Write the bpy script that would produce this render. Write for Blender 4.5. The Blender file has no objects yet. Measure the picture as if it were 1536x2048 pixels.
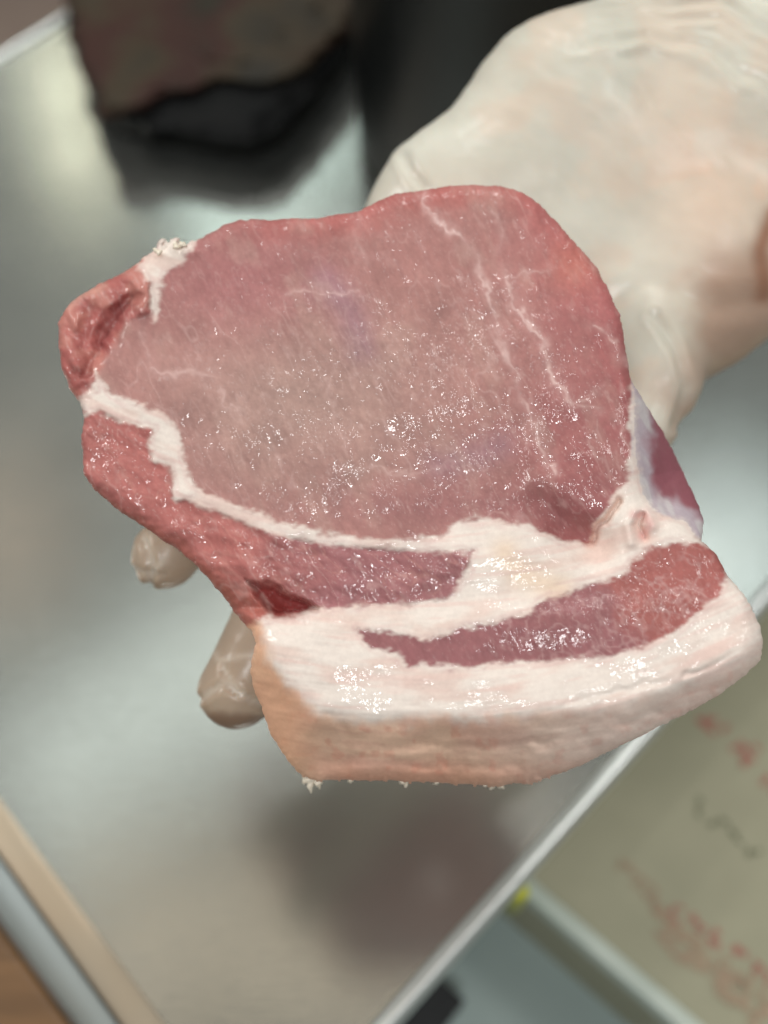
import bpy, math, random
import numpy as np
from mathutils import Vector, Matrix
random.seed(3)
scene = bpy.context.scene
col = scene.collection

# ------------------------------------------------------------------ camera
PITCH = math.radians(58)
CAM_D = 0.50                       # metres along the axis to the table top
F_PX = 2110.0                      # focal length for a 1536 x 2048 frame
CAM = Vector((0, -CAM_D*math.cos(PITCH), CAM_D*math.sin(PITCH)))
cd = bpy.data.cameras.new('camera'); co = bpy.data.objects.new('camera', cd); col.objects.link(co)
co.location = CAM; co.rotation_euler = (math.pi/2-PITCH, 0, 0)
cd.sensor_fit = 'VERTICAL'; cd.sensor_height = 36; cd.sensor_width = 36
cd.lens = 36*F_PX/2048; cd.clip_start = .01; cd.clip_end = 50
cd.dof.use_dof = True; cd.dof.focus_distance = .262; cd.dof.aperture_fstop = 4.8
scene.camera = co
CR = co.rotation_euler.to_matrix()
CRn = np.array(CR); CAMn = np.array(CAM)

# ------------------------------------------------------------------ world, view
w = bpy.data.worlds.new("World"); scene.world = w; w.use_nodes = True
w.node_tree.nodes['Background'].inputs[0].default_value = (.96, 1, .95, 1)
w.node_tree.nodes['Background'].inputs[1].default_value = .20
scene.view_settings.view_transform = 'Standard'; scene.view_settings.look = 'None'
scene.view_settings.exposure = -.14; scene.view_settings.gamma = 1

def ray(px, py):
    return CRn @ np.array([(px-768)/F_PX, (1024-py)/F_PX, -1.0])
def plane(px, py, z=0.0):
    d = ray(px, py); t = (z-CAMn[2])/d[2]
    return CAMn + t*d
def mirror_at(px, py, height, z=0.0):
    """where to hang a lamp so the polished table shows it at this spot"""
    d = ray(px, py); p = plane(px, py, z); d = d*np.array([1, 1, -1])
    return p + d*(height/d[2])

# ------------------------------------------------------------------ ceiling lamps, plus added fill, glint spots and steel reflection panels
def lamp(name, loc, target, sx, sy, power, color, spin=0):
    l = bpy.data.lights.new(name, 'AREA'); l.shape = 'RECTANGLE'; l.size = sx; l.size_y = sy
    l.energy = power; l.color = color
    o = bpy.data.objects.new(name, l); col.objects.link(o); o.location = loc
    q = (Vector(target)-Vector(loc)).to_track_quat('-Z', 'Y')
    o.rotation_euler = (q.to_matrix() @ Matrix.Rotation(spin, 3, 'Z')).to_euler()
    return o
H = (0, .02, .2)
def panel(px, py, height, sx, sy, rad, color, spin=0):
    """flat overhead panel of a given brightness, added where the polished table mirrors it at (px, py)"""
    o = lamp('reflection_panel', mirror_at(px, py, height), H, sx, sy, rad*math.pi*sx*sy, color); o.rotation_euler = (0, 0, spin); return o
lamp('key_fill_lamp', (-1.35, .45, 1.25), H, .50, .20, 12, (1, .98, .94), .2)
lamp('key_fill_lamp', (.9, -.1, 1.5), H, .35, .15, 4, (1, .99, .95), .2)  # unseen fill added from the right
lamp('key_fill_lamp', (.05, -.85, 1.5), H, .30, .12, 10, (.97, 1, 1), .4)  # unseen lamp added on the camera side for glints and rind
for x_, y_, p_ in ((600, 800, 3.0), (980, 760, 3.0), (820, 1240, 2.2), (1120, 1240, 2.2)):
    lamp('glint_spot', mirror_at(x_, y_, 1.7), H, .085, .085, p_, (1, 1, .97), 0)  # small unseen lamps added to make glints on the wet meat
panel(640, 235, 1.6, .14, .50, 5.5, (.80, 1, .95), -.45)
panel(460, 420, 1.6, .20, .26, 5.5, (.80, 1, .95), 0)
panel(140, 220, 1.6, .11, .46, 9, (1, .98, .76), .2)
panel(300, 1410, 1.5, .62, .24, 1.7, (.90, 1, .97), .60)  # stands in for soft bright ceiling, mirrored as the pale patch
panel(1450, 1150, 1.5, .30, .40, 2.4, (.84, .98, 1), -.7)
panel(0, 1080, 1.5, .26, .34, .75, (1, .72, .52), .5)  # added warm panel, browns the steel at the left
panel(640, 1900, 1.5, .90, .30, .85, (1, .80, .58), 0)  # added warm panel, browns the steel at the bottom
panel(965, 1770, 1.5, .05, .30, 4.0, (1, .95, .92), -.75)  # added panel for the pale streak near the table edge
panel(20, 150, 1.6, .3, .6, .6, (.9, 1, .96), 0)

# ------------------------------------------------------------------ small helpers
def srgb(r, g, b):
    c = np.array([r, g, b], float)/255
    return np.where(c <= .04045, c/12.92, ((c+.055)/1.055)**2.4)
def mesh_np(name, V, F, mat=None, parent=None, smooth=True, cols=None, attrs=None, normals=None):
    V = np.asarray(V, np.float32); me = bpy.data.meshes.new(name)
    if isinstance(F, np.ndarray):
        n = F.shape[1]; me.vertices.add(len(V)); me.vertices.foreach_set('co', V.ravel())
        me.loops.add(F.size); me.loops.foreach_set('vertex_index', F.astype(np.int32).ravel())
        me.polygons.add(len(F)); me.polygons.foreach_set('loop_start', np.arange(0, F.size, n, dtype=np.int32))
        me.polygons.foreach_set('loop_total', np.full(len(F), n, np.int32))
        me.update(calc_edges=True)
    else:
        me.from_pydata([tuple(map(float, v)) for v in V], [], F)
    me.validate(verbose=False)
    me.polygons.foreach_set('use_smooth', [smooth]*len(me.polygons))
    if cols is not None:
        a = me.color_attributes.new('Col', 'FLOAT_COLOR', 'POINT')
        a.data.foreach_set('color', np.concatenate([cols, np.ones((len(V), 1))], 1).astype(np.float32).ravel())
    for k, v in (attrs or {}).items():
        a = me.attributes.new(k, 'FLOAT', 'POINT'); a.data.foreach_set('value', v.astype(np.float32))
    if normals is not None:
        me.normals_split_custom_set_from_vertices(normals.tolist())
    if mat: me.materials.append(mat)
    o = bpy.data.objects.new(name, me); col.objects.link(o)
    if parent:
        o.parent = parent
        o.location = -Vector(parent.location)      # vertices are given in world space
    return o
def thing(name, label, cat, loc, group=None):
    o = bpy.data.objects.new(name, None); col.objects.link(o); o.location = tuple(map(float, loc))
    o.empty_display_size = .02
    o['label'] = label; o['category'] = cat
    if group: o['group'] = group
    return o
def prism(poly_top, thick, axis=(0, 0, -1)):
    """closed slab from an ordered 3-D outline"""
    n = len(poly_top); T = np.array(poly_top, float); B = T+np.array(axis)*thick
    F = [list(range(n)), list(range(2*n-1, n-1, -1))]
    F += [[i, i+n, (i+1) % n+n, (i+1) % n] for i in range(n)]
    return np.concatenate([T, B]), F
def tube(pts, r, seg=10):
    pts = [Vector(p) for p in pts]; V = []; F = []
    for i, p in enumerate(pts):
        t = (pts[min(i+1, len(pts)-1)]-pts[max(i-1, 0)]).normalized()
        a = t.cross(Vector((0, 0, 1)) if abs(t.z) < .9 else Vector((1, 0, 0))).normalized(); b = t.cross(a)
        rr = r[i] if hasattr(r, '__len__') else r
        for k in range(seg):
            th = 2*math.pi*k/seg; V.append(p+(a*math.cos(th)+b*math.sin(th))*rr)
    for i in range(len(pts)-1):
        for k in range(seg):
            F.append([i*seg+k, i*seg+(k+1) % seg, (i+1)*seg+(k+1) % seg, (i+1)*seg+k])
    F.append(list(range(seg))[::-1]); F.append(list(range((len(pts)-1)*seg, len(pts)*seg)))
    return [tuple(v) for v in V], F
def merge(parts):
    V = []; F = []
    for v, f in parts:
        o = len(V); V += [tuple(x) for x in v]; F += [[i+o for i in q] for q in f]
    return V, F
# noise -----------------------------------------------------------------
_tabs = {}
def vnoise(x, y, seed=0):
    if seed not in _tabs: _tabs[seed] = np.random.RandomState(seed+11).rand(256, 256)*2-1
    T = _tabs[seed]; xi = np.floor(x).astype(int); yi = np.floor(y).astype(int)
    fx = x-xi; fy = y-yi; fx = fx*fx*fx*(fx*(fx*6-15)+10); fy = fy*fy*fy*(fy*(fy*6-15)+10)
    a = T[xi & 255, yi & 255]; b = T[(xi+1) & 255, yi & 255]; c = T[xi & 255, (yi+1) & 255]; d = T[(xi+1) & 255, (yi+1) & 255]
    return (a*(1-fx)+b*fx)*(1-fy)+(c*(1-fx)+d*fx)*fy
def fbm(x, y, s, octv=3, seed=0, rot=0.0, an=1.0, gain=.5):
    c, sn = math.cos(rot), math.sin(rot); u = (x*c+y*sn)/(s*an); v = (-x*sn+y*c)/s
    r = 0; a = 1; n = 0
    for i in range(octv):
        r = r+a*vnoise(u*2**i+17.3*i, v*2**i-9.1*i, seed+i); n += a; a *= gain
    return r/n
def sstep(a, b, x):
    t = np.clip((x-a)/(b-a), 0, 1); return t*t*(3-2*t)
def seg_dist(X, Y, pts, closed=False):
    best = np.full(X.shape, 1e9)
    n = len(pts)
    for i in range(n if closed else n-1):
        (x0, y0), (x1, y1) = pts[i], pts[(i+1) % n]
        dx, dy = x1-x0, y1-y0; L = dx*dx+dy*dy+1e-9
        t = np.clip(((X-x0)*dx+(Y-y0)*dy)/L, 0, 1)
        best = np.minimum(best, (X-x0-t*dx)**2+(Y-y0-t*dy)**2)
    return np.sqrt(best)
def inside(X, Y, pts):
    r = np.zeros(X.shape, bool); n = len(pts)
    for i in range(n):
        (x0, y0), (x1, y1) = pts[i], pts[(i+1) % n]
        if y0 == y1: continue
        r ^= ((y0 > Y) != (y1 > Y)) & (X < (x1-x0)*(Y-y0)/(y1-y0)+x0)
    return r
def sdf(X, Y, pts):                # negative inside
    d = seg_dist(X, Y, pts, True); return np.where(inside(X, Y, pts), -d, d)
def smooth_poly(pts, it=2):        # Chaikin corner cutting
    for _ in range(it):
        q = []
        for i in range(len(pts)):
            a = pts[i]; b = pts[(i+1) % len(pts)]
            q += [(.75*a[0]+.25*b[0], .75*a[1]+.25*b[1]), (.25*a[0]+.75*b[0], .25*a[1]+.75*b[1])]
        pts = q
    return pts

# ------------------------------------------------------------------ materials
def new_mat(name):
    m = bpy.data.materials.new(name); m.use_nodes = True
    nt = m.node_tree; b = nt.nodes['Principled BSDF']; return m, nt, b
def N(nt, t, **kw):
    n = nt.nodes.new(t)
    for k, v in kw.items():
        if k.startswith('i_'): n.inputs[int(k[2:])].default_value = v
        else: setattr(n, k, v)
    return n
def noise_node(nt, scale, detail=3, rough=.5, coord='Object', vec=None):
    tc = N(nt, 'ShaderNodeTexCoord'); n = N(nt, 'ShaderNodeTexNoise')
    n.inputs['Scale'].default_value = scale; n.inputs['Detail'].default_value = detail; n.inputs['Roughness'].default_value = rough
    if vec is not None:
        mp = N(nt, 'ShaderNodeMapping'); mp.inputs['Rotation'].default_value = vec[0]; mp.inputs['Scale'].default_value = vec[1]
        nt.links.new(tc.outputs[coord], mp.inputs[0]); nt.links.new(mp.outputs[0], n.inputs['Vector'])
    else: nt.links.new(tc.outputs[coord], n.inputs['Vector'])
    return n
def ramp(nt, src, stops):
    r = N(nt, 'ShaderNodeValToRGB'); e = r.color_ramp.elements
    e[0].position, e[0].color = stops[0][0], (*stops[0][1], 1); e[1].position, e[1].color = stops[-1][0], (*stops[-1][1], 1)
    for p, c in stops[1:-1]:
        x = e.new(p); x.color = (*c, 1)
    nt.links.new(src, r.inputs[0]); return r
def bump(nt, b, src, strength, dist, prev=None, to='Normal'):
    n = N(nt, 'ShaderNodeBump'); n.inputs['Strength'].default_value = strength; n.inputs['Distance'].default_value = dist
    nt.links.new(src, n.inputs['Height'])
    if prev: nt.links.new(prev.outputs[0], n.inputs['Normal'])
    nt.links.new(n.outputs[0], b.inputs[to]); return n
def simple(name, c0, c1, scale, rough, metal=0.0, bstr=.2, bdist=.001, detail=4, vec=None):
    m, nt, b = new_mat(name); n = noise_node(nt, scale, detail, .55, vec=vec)
    r = ramp(nt, n.outputs[0], [(.3, c0), (.7, c1)]); nt.links.new(r.outputs[0], b.inputs['Base Color'])
    b.inputs['Roughness'].default_value = rough; b.inputs['Metallic'].default_value = metal
    if bstr: bump(nt, b, n.outputs[0], bstr, bdist)
    return m

def meat_mat():
    m, nt, b = new_mat('wet_pork')
    at = N(nt, 'ShaderNodeVertexColor', layer_name='Col'); wet = N(nt, 'ShaderNodeAttribute', attribute_name='wet')
    fat = N(nt, 'ShaderNodeAttribute', attribute_name='fat')
    nz = noise_node(nt, 900, 3, .6); mx = N(nt, 'ShaderNodeMixRGB', blend_type='MULTIPLY'); mx.inputs[0].default_value = .18
    rr = ramp(nt, nz.outputs[0], [(.3, (.78, .72, .72)), (.7, (1.18, 1.2, 1.2))])
    nt.links.new(at.outputs[0], mx.inputs[1]); nt.links.new(rr.outputs[0], mx.inputs[2]); nt.links.new(mx.outputs[0], b.inputs['Base Color'])
    b.inputs['Subsurface Radius'].default_value = (1.0, .55, .42); b.inputs['Subsurface Scale'].default_value = .0022
    b.inputs['Subsurface Weight'].default_value = 0
    # micro relief of cut fibres under a film of juice
    g1 = noise_node(nt, 1300, 1, .5); g2 = noise_node(nt, 560, 1, .5); rel = N(nt, 'ShaderNodeAttribute', attribute_name='relief')
    ma = N(nt, 'ShaderNodeMath', operation='MULTIPLY_ADD'); nt.links.new(g1.outputs[0], ma.inputs[0]); ma.inputs[1].default_value = .45
    nt.links.new(g2.outputs[0], ma.inputs[2])
    h = N(nt, 'ShaderNodeMath', operation='MULTIPLY'); nt.links.new(ma.outputs[0], h.inputs[0])
    wv = N(nt, 'ShaderNodeMath', operation='MULTIPLY_ADD', i_1=1.0, i_2=.05); nt.links.new(rel.outputs['Fac'], wv.inputs[0])
    nt.links.new(wv.outputs[0], h.inputs[1])
    bump(nt, b, h.outputs[0], .25, .0006)
    bc_ = N(nt, 'ShaderNodeBump'); bc_.inputs['Strength'].default_value = 1; bc_.inputs['Distance'].default_value = .0013
    nt.links.new(h.outputs[0], bc_.inputs['Height']); nt.links.new(bc_.outputs[0], b.inputs['Coat Normal'])
    b.inputs['Roughness'].default_value = .55; b.inputs['Specular IOR Level'].default_value = .25
    cw = N(nt, 'ShaderNodeMath', operation='MULTIPLY_ADD', i_1=.9, i_2=.25); cw.use_clamp = True; nt.links.new(wet.outputs['Fac'], cw.inputs[0])
    fl = N(nt, 'ShaderNodeAttribute', attribute_name='film'); cw2 = N(nt, 'ShaderNodeMath', operation='MULTIPLY'); nt.links.new(cw.outputs[0], cw2.inputs[0]); nt.links.new(fl.outputs['Fac'], cw2.inputs[1]); nt.links.new(cw2.outputs[0], b.inputs['Coat Weight']); b.inputs['Coat Roughness'].default_value = .085
    b.inputs['Coat IOR'].default_value = 1.45
    return m
def glove_mat():
    m, nt, b = new_mat('thin_white_glove')
    at = N(nt, 'ShaderNodeVertexColor', layer_name='Col')
    nz = noise_node(nt, 40, 3, .5); rr = ramp(nt, nz.outputs[0], [(.3, (.93, .9, .88)), (.7, (1.04, 1.04, 1.04))])
    mx = N(nt, 'ShaderNodeMixRGB', blend_type='MULTIPLY'); mx.inputs[0].default_value = 1
    nt.links.new(at.outputs[0], mx.inputs[1]); nt.links.new(rr.outputs[0], mx.inputs[2]); nt.links.new(mx.outputs[0], b.inputs['Base Color'])
    b.inputs['Roughness'].default_value = .6; b.inputs['Coat Weight'].default_value = .45; b.inputs['Coat Roughness'].default_value = .27
    b.inputs['Subsurface Weight'].default_value = .3; b.inputs['Subsurface Radius'].default_value = (1, .6, .4); b.inputs['Subsurface Scale'].default_value = .003
    n2 = noise_node(nt, 55, 3, .5); n4 = noise_node(nt, 260, 3, .6, vec=((0, 0, .9), (1, 4, 1))); ad = N(nt, 'ShaderNodeMath', operation='MULTIPLY_ADD', i_1=.10); nt.links.new(n4.outputs[0], ad.inputs[0]); nt.links.new(n2.outputs[0], ad.inputs[2])
    bp = bump(nt, b, ad.outputs[0], .25, .0018)
    nt.links.new(bp.outputs[0], b.inputs['Coat Normal'])
    return m
def steel_mat(name, c0=(.44, .45, .42), c1=(.56, .57, .53), rough=.19):
    m, nt, b = new_mat(name)
    n = noise_node(nt, 5, 3, .5); r = ramp(nt, n.outputs[0], [(.35, c0), (.65, c1)]); nt.links.new(r.outputs[0], b.inputs['Base Color'])
    b.inputs['Metallic'].default_value = .90
    n2 = noise_node(nt, 9, 4, .6); mr = N(nt, 'ShaderNodeMapRange'); mr.inputs['To Min'].default_value = rough-.05; mr.inputs['To Max'].default_value = rough+.08
    nt.links.new(n2.outputs[0], mr.inputs[0]); nt.links.new(mr.outputs[0], b.inputs['Roughness'])
    n3 = noise_node(nt, 60, 3, .6, vec=((0, 0, .75), (1, 14, 1))); bump(nt, b, n3.outputs[0], .12, .0006)
    return m
M_meat = meat_mat(); M_glove = glove_mat(); M_steel = steel_mat('brushed_steel')
M_rim = steel_mat('polished_rim', (.7, .72, .7), (.8, .82, .8), .3)

# ------------------------------------------------------------------ the setting: floor
o = mesh_np('floor', [(-4, -4, -.85), (4, -4, -.85), (4, 4, -.85), (-4, 4, -.85)], [[0, 1, 2, 3]],
            simple('floor_tile', srgb(150, 128, 118), srgb(172, 150, 138), 3, .5))
o['kind'] = 'structure'

# ------------------------------------------------------------------ steel table
def line_x(a, b, c, d):            # crossing of two lines on the ground plane
    a, b, c, d = [np.array(v[:2]) for v in (a, b, c, d)]
    r = b-a; s = d-c; t = ((c-a)[0]*s[1]-(c-a)[1]*s[0])/(r[0]*s[1]-r[1]*s[0]); q = a+t*r
    return np.array([q[0], q[1], 0.0])
A, B = plane(1536, 1190), plane(772, 2048)
Cc, D = plane(0, 1655), plane(285, 2048)
E, G = plane(0, 118), plane(190, 0)
k1 = line_x(A, B, Cc, D); k2 = line_x(Cc, D, E, G)
dr = (A-B)/np.linalg.norm(A-B); dl = (G-E)/np.linalg.norm(G-E)
k3 = k2+dl*1.1; k4 = k1+dr*1.25
T = thing('steel_table', 'brushed stainless steel table top under the held pork chop', 'table', (0, .1, -.03))
inset = .0016
V, Fc = prism([k1, k4, k3, k2], .03); mesh_np('tabletop', V, Fc, M_steel, T, smooth=False)
for a, b in ((k1, k4), (k2, k3)):
    n = 24; pts = [a+(b-a)*i/n for i in range(n+1)]; V, Fc = tube([p+np.array([0, 0, -.0005]) for p in pts], .0042, 14)
    mesh_np('rim', V, Fc, M_rim, T)
# near-flat warm strip added in place of a reflection in the steel
M_strip = simple('warm_reflection', srgb(178, 168, 152), srgb(190, 170, 146), 9, .42, metal=.97, bstr=.05)
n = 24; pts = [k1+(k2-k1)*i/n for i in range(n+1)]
V, Fc = tube([p+np.array([0, 0, -.001]) for p in pts], .0062, 16); V = [(x, y, z*.13) for x, y, z in V]; mesh_np('reflection_strip', V, Fc, M_strip, T)
for p in (k1, k4, k3, k2):
    c = np.array([0, .1, 0]); q = p+(c-p)*.12
    V, Fc = tube([q+[0, 0, -.0301], q+[0, 0, -.845]], .02, 12); mesh_np('leg', V, Fc, M_rim, T)

# ------------------------------------------------------------------ steel ledge and wooden board at the near left corner
nl = np.cross(np.array([0, 0, 1.0]), (k2-k1)/np.linalg.norm(k2-k1))
if nl[0] > 0: nl = -nl
e1 = k1+nl*.008+[0, 0, -.010]; e2 = k2+nl*.008+[0, 0, -.010]
V, Fc = prism([e1, e2, e2+nl*.5, e1+nl*.5], .02)
o = mesh_np('steel_ledge', V, Fc, steel_mat('pale_steel', (.42, .48, .49), (.54, .60, .61), .32), smooth=False)
o['label'] = 'narrow pale blue-grey steel ledge between the warm strip and wooden board'; o['category'] = 'ledge'
b1 = plane(0, 1855, .01); b2 = plane(140, 2048, .01); bd = (b2-b1)/np.linalg.norm(b2-b1)
bn = np.cross([0, 0, 1.0], bd); bn = -bn if bn[0] > 0 else bn
WB = thing('wooden_board', 'orange brown wooden board at the lower left corner', 'board', b1+bn*.1+[0, 0, -.019])
pl = [b1-bd*.25, b2+bd*.25, b2+bd*.25+bn*.2, b1-bd*.25+bn*.2]
V, Fc = prism(pl, .0195)
mw = simple('oiled_wood', srgb(78, 54, 30), srgb(168, 124, 80), 30, .45, vec=((0, 0, math.atan2(bd[1], bd[0])), (.12, 1, 1)))
body = mesh_np('board', V, Fc, mw, WB, smooth=False)
bv = body.modifiers.new('Bevel', 'BEVEL'); bv.width = .003; bv.segments = 3

# ------------------------------------------------------------------ lower shelf and printed box at the right
zs = -.17; zb = -.09
V, Fc = prism([(-.25, -.55, zs), (1.0, -.55, zs), (1.0, .8, zs), (-.25, .8, zs)], .012)
o = mesh_np('steel_shelf', V, Fc, simple('dull_steel', srgb(150, 164, 162), srgb(168, 182, 178), 8, .4, metal=.3, bstr=.1), smooth=False)
o['label'] = 'dull grey steel shelf lower than the table edge'; o['category'] = 'shelf'
c0 = plane(1040, 1762, zb); c1 = plane(1385, 2058, zb); u = (c1-c0)/np.linalg.norm(c1-c0)
v = np.cross([0, 0, 1.0], u); v = -v if v[0] < 0 else v
BX = thing('printed_box', 'olive beige box with faded red printing below the table edge', 'box', c0+u*.15+v*.2+[0, 0, zs-zb])
c0 = c0-u*.06
quad = [c0, c0+u*.34, c0+u*.34+v*.55, c0+v*.55]
M_box = simple('olive_carton', srgb(164, 160, 134), srgb(180, 175, 148), 14, .55, bstr=.1)
V, Fc = prism(quad, abs(zs-zb)-.001); bo = mesh_np('carton', V, Fc, M_box, BX, smooth=False)
M_band = simple('pale_edge', srgb(196, 206, 194), srgb(212, 220, 208), 30, .35, bstr=.1)

V, Fc = prism([c0-v*.004+[0, 0, .003], c0+u*.34-v*.004+[0, 0, .003], c0+u*.34+v*.004+[0, 0, .003], c0+v*.004+[0, 0, .003]], .014)
bb = mesh_np('edge_band', V, Fc, M_band, BX, smooth=False)
bv = bb.modifiers.new('Bevel', 'BEVEL'); bv.width = .0015; bv.segments = 3
# faded red and grey printing: rows of short brush-like strokes, flat on the lid
rs = random.Random(8)
def strokes(name, x0, y0, x1, y1, nchar, size, colr, dens=7):
    a = plane(x0, y0, zb+.0006); b = plane(x1, y1, zb+.0006); d = (b-a); L = np.linalg.norm(d); d = d/L; s = np.cross([0, 0, 1.0], d)
    parts = []
    for i in range(nchar):
        c = a+d*L*(i+.5)/nchar
        for k in range(dens):
            if k % 2: p = c+d*rs.uniform(-.5, .5)*size; q = p+s*size*rs.uniform(.5, .95)*rs.choice([-1, 1])*.6; wd = size*.2
            else: p = c+s*rs.uniform(-.5, .5)*size; q = p+d*size*rs.uniform(.5, .95)*rs.choice([-1, 1])*.6; wd = size*.2
            e = (q-p)/max(np.linalg.norm(q-p), 1e-6); t = np.cross([0, 0, 1.0], e)*wd/2; z = np.array([0, 0, .00002*k+.0001*i])
            parts.append(([p-t+z, q-t+z, q+t+z, p+t+z], [[0, 1, 2, 3]]))
    V, Fc = merge(parts); return mesh_np(name, V, Fc, colr, BX, smooth=False)
M_red = simple('red_ink', srgb(176, 112, 98), srgb(178, 122, 106), 80, .6, bstr=0)
M_pink = simple('faded_red_ink', srgb(172, 146, 122), srgb(172, 150, 124), 60, .6, bstr=0)
M_gry = simple('grey_ink', srgb(118, 118, 92), srgb(126, 128, 100), 60, .6, bstr=0)
strokes('print', 1395, 1420, 1660, 1660, 4, .0135, M_red)
strokes('print', 1330, 1810, 1545, 1955, 5, .0085, M_red, 5)
strokes('print', 1235, 1725, 1330, 1815, 4, .0075, M_pink, 6)
strokes('print', 1300, 1835, 1530, 2040, 6, .0125, M_pink, 7)
strokes('print', 1350, 1870, 1560, 2000, 6, .0105, M_pink, 6)
strokes('print', 1380, 1600, 1530, 1720, 4, .0080, M_gry, 4)
# yellow knob where the edge band meets the table
yk = plane(1040, 1778, zb+.034); V, Fc = tube([yk+[0, 0, -.032], yk+[0, 0, -.004], yk, yk+[0, 0, .0015]], [.004, .0045, .004, .002], 16)
mesh_np('knob', V, Fc, simple('yellow_plastic', srgb(205, 205, 40), srgb(215, 212, 60), 50, .4), BX)
# black block put in as the dark gap under the table corner
g0 = plane(800, 2055, zs+.03)
V, Fc = prism([g0+u*a*.016+v*b*.03 for a, b in ((-1, -1), (1, -1), (1, 1), (-1, 1))], .03)
o = mesh_np('dark_gap_block', V, Fc, simple('gap_black', (.006, .006, .007), (.014, .014, .015), 60, .6), smooth=False)
o['label'] = 'black block added for the dark gap under the table edge'; o['category'] = 'block'

# ------------------------------------------------------------------ dark plastic bag on the table
def loft(rings, sub=5, amp=.004, seed=5, cap=True):
    """rings of matching 3-D points, closed round; crumpled by noise"""
    R = [np.array(r, float) for r in rings]; n = 160; out = []
    for r in R:
        r = np.array(smooth_poly([tuple(p) for p in r], 0)); L = np.r_[0, np.cumsum(np.linalg.norm(np.roll(r, -1, 0)-r, axis=1))]
        rr = np.vstack([r, r[:1]]); s = np.linspace(0, 1, n, endpoint=False)
        t = np.linspace(0, 1, len(rr)); out.append(np.stack([np.interp(s, t, rr[:, k]) for k in range(3)], 1))
    full = []
    for a, b in zip(out[:-1], out[1:]):
        for i in range(sub): full.append(a+(b-a)*i/sub)
    full.append(out[-1]); full = np.array(full); m = len(full)
    ii, jj = np.meshgrid(np.arange(m), np.arange(n), indexing='ij')
    P = full.reshape(-1, 3)
    def ridged(s, sd): return 1-2*np.abs(vnoise(P[:, 0]/s+7, P[:, 1]/s+P[:, 2]/s*1.3, sd))
    nz = ridged(.03, seed)+.5*ridged(.013, seed+1)+.25*ridged(.006, seed+2)
    edge = np.minimum(1, np.arange(m)/3.0)[:, None].repeat(n, 1).ravel()
    P = P.copy(); ctr = P.mean(0); dv = P-ctr; dv /= np.linalg.norm(dv, axis=1)[:, None]+1e-9
    P += dv*(nz*amp*edge)[:, None]; P[:, 2] = np.maximum(P[:, 2], .0004)
    Fq = []
    for i in range(m-1):
        for j in range(n): Fq.append([i*n+j, i*n+(j+1) % n, (i+1)*n+(j+1) % n, (i+1)*n+j])
    return P, Fq, (m-1)*n, n
def ringpx(pts, z): return [plane(x, y, z) for x, y in pts]
M_bag = simple('black_film', (.003, .0035, .004), (.007, .007, .007), 30, .6, bstr=.3, bdist=.002); M_bag.node_tree.nodes['Principled BSDF'].inputs['Specular IOR Level'].default_value = .15
mb, nt, b = new_mat('brown_package_film')
n1 = noise_node(nt, 16, 3, .5); r1 = ramp(nt, n1.outputs[0], [(.25, srgb(30, 33, 32)), (.42, srgb(62, 52, 38)), (.55, srgb(60, 34, 28)), (.68, srgb(42, 38, 28)), (.8, srgb(74, 62, 42))])
nt.links.new(r1.outputs[0], b.inputs['Base Color']); b.inputs['Roughness'].default_value = .6; b.inputs['Specular IOR Level'].default_value = .25
n2 = noise_node(nt, 45, 4, .6); bump(nt, b, n2.outputs[0], .5, .004)
base = [(200, 225), (235, 252), (310, 275), (400, 292), (500, 302), (580, 262), (660, 150), (745, 10), (770, -90), (600, -160), (300, -160), (120, -90), (135, 30), (160, 110), (190, 170)]
BG = thing('plastic_bag', 'crumpled black bag with a brown wrapped package on the table at the top', 'bag', ringpx([(440, 120)], 0)[0])
def shrink(pts, k, c=(440, 80), dy=0): return [(c[0]+(x-c[0])*k, c[1]+(y-c[1])*k+dy) for x, y in pts]
rings = [ringpx(base, 0), ringpx([(x, y-6) for x, y in base], .010), ringpx(shrink(base, .99, dy=-22), .026), ringpx(shrink(base, .88, dy=-44), .032), ringpx(shrink(base, .3, dy=-50), .030)]
P, Fq, s0, n = loft(rings, 8, .0035, 5); Fq.append([s0+j for j in range(n)]); mesh_np('bag_film', P, Fq, M_bag, BG)
top = [(205, 232), (250, 226), (330, 200), (420, 172), (500, 178), (590, 150), (700, 50), (745, -15), (770, -120), (600, -190), (300, -190), (120, -120), (140, 30), (165, 100), (200, 170)]
rings = [ringpx(top, .020), ringpx(shrink(top, 1.0, dy=-4), .030), ringpx(shrink(top, .93, dy=-10), .037), ringpx(shrink(top, .4, dy=-14), .040)]
P, Fq, s0, n = loft(rings, 8, .0055, 9); Fq.append([s0+j for j in range(n)]); Fq.append([j for j in range(n)][::-1]); mesh_np('package', P, Fq, mb, BG)

# ------------------------------------------------------------------ black bucket standing behind the hand
bl = plane(695, 330, 0); br = plane(1500, 330, 0); bc = (bl+br)/2; br_ = np.linalg.norm(br-bl)/2
bc = bc+[0.0, .03, 0]
prof = [(0, .001), (br_*.93, .001), (br_*.95, .006), (br_*1.0, .20), (br_*1.04, .202), (br_*1.04, .21), (br_*.99, .21), (br_*.96, .205), (br_*.9, .02), (0, .02)]
V = []; Fc = []; sg = 96
for r_, z_ in prof:
    for k in range(sg): V.append((bc[0]+r_*math.cos(2*math.pi*k/sg), bc[1]+r_*math.sin(2*math.pi*k/sg), z_))
for i in range(len(prof)-1):
    for k in range(sg): Fc.append([i*sg+k, i*sg+(k+1) % sg, (i+1)*sg+(k+1) % sg, (i+1)*sg+k])
BK = thing('black_bucket', 'large round black plastic bucket behind the gloved hand', 'bucket', bc)
mesh_np('bucket_wall', V, Fc, simple('black_plastic', (.006, .007, .008), (.012, .014, .014), 12, .33, bstr=.1), BK)

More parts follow.
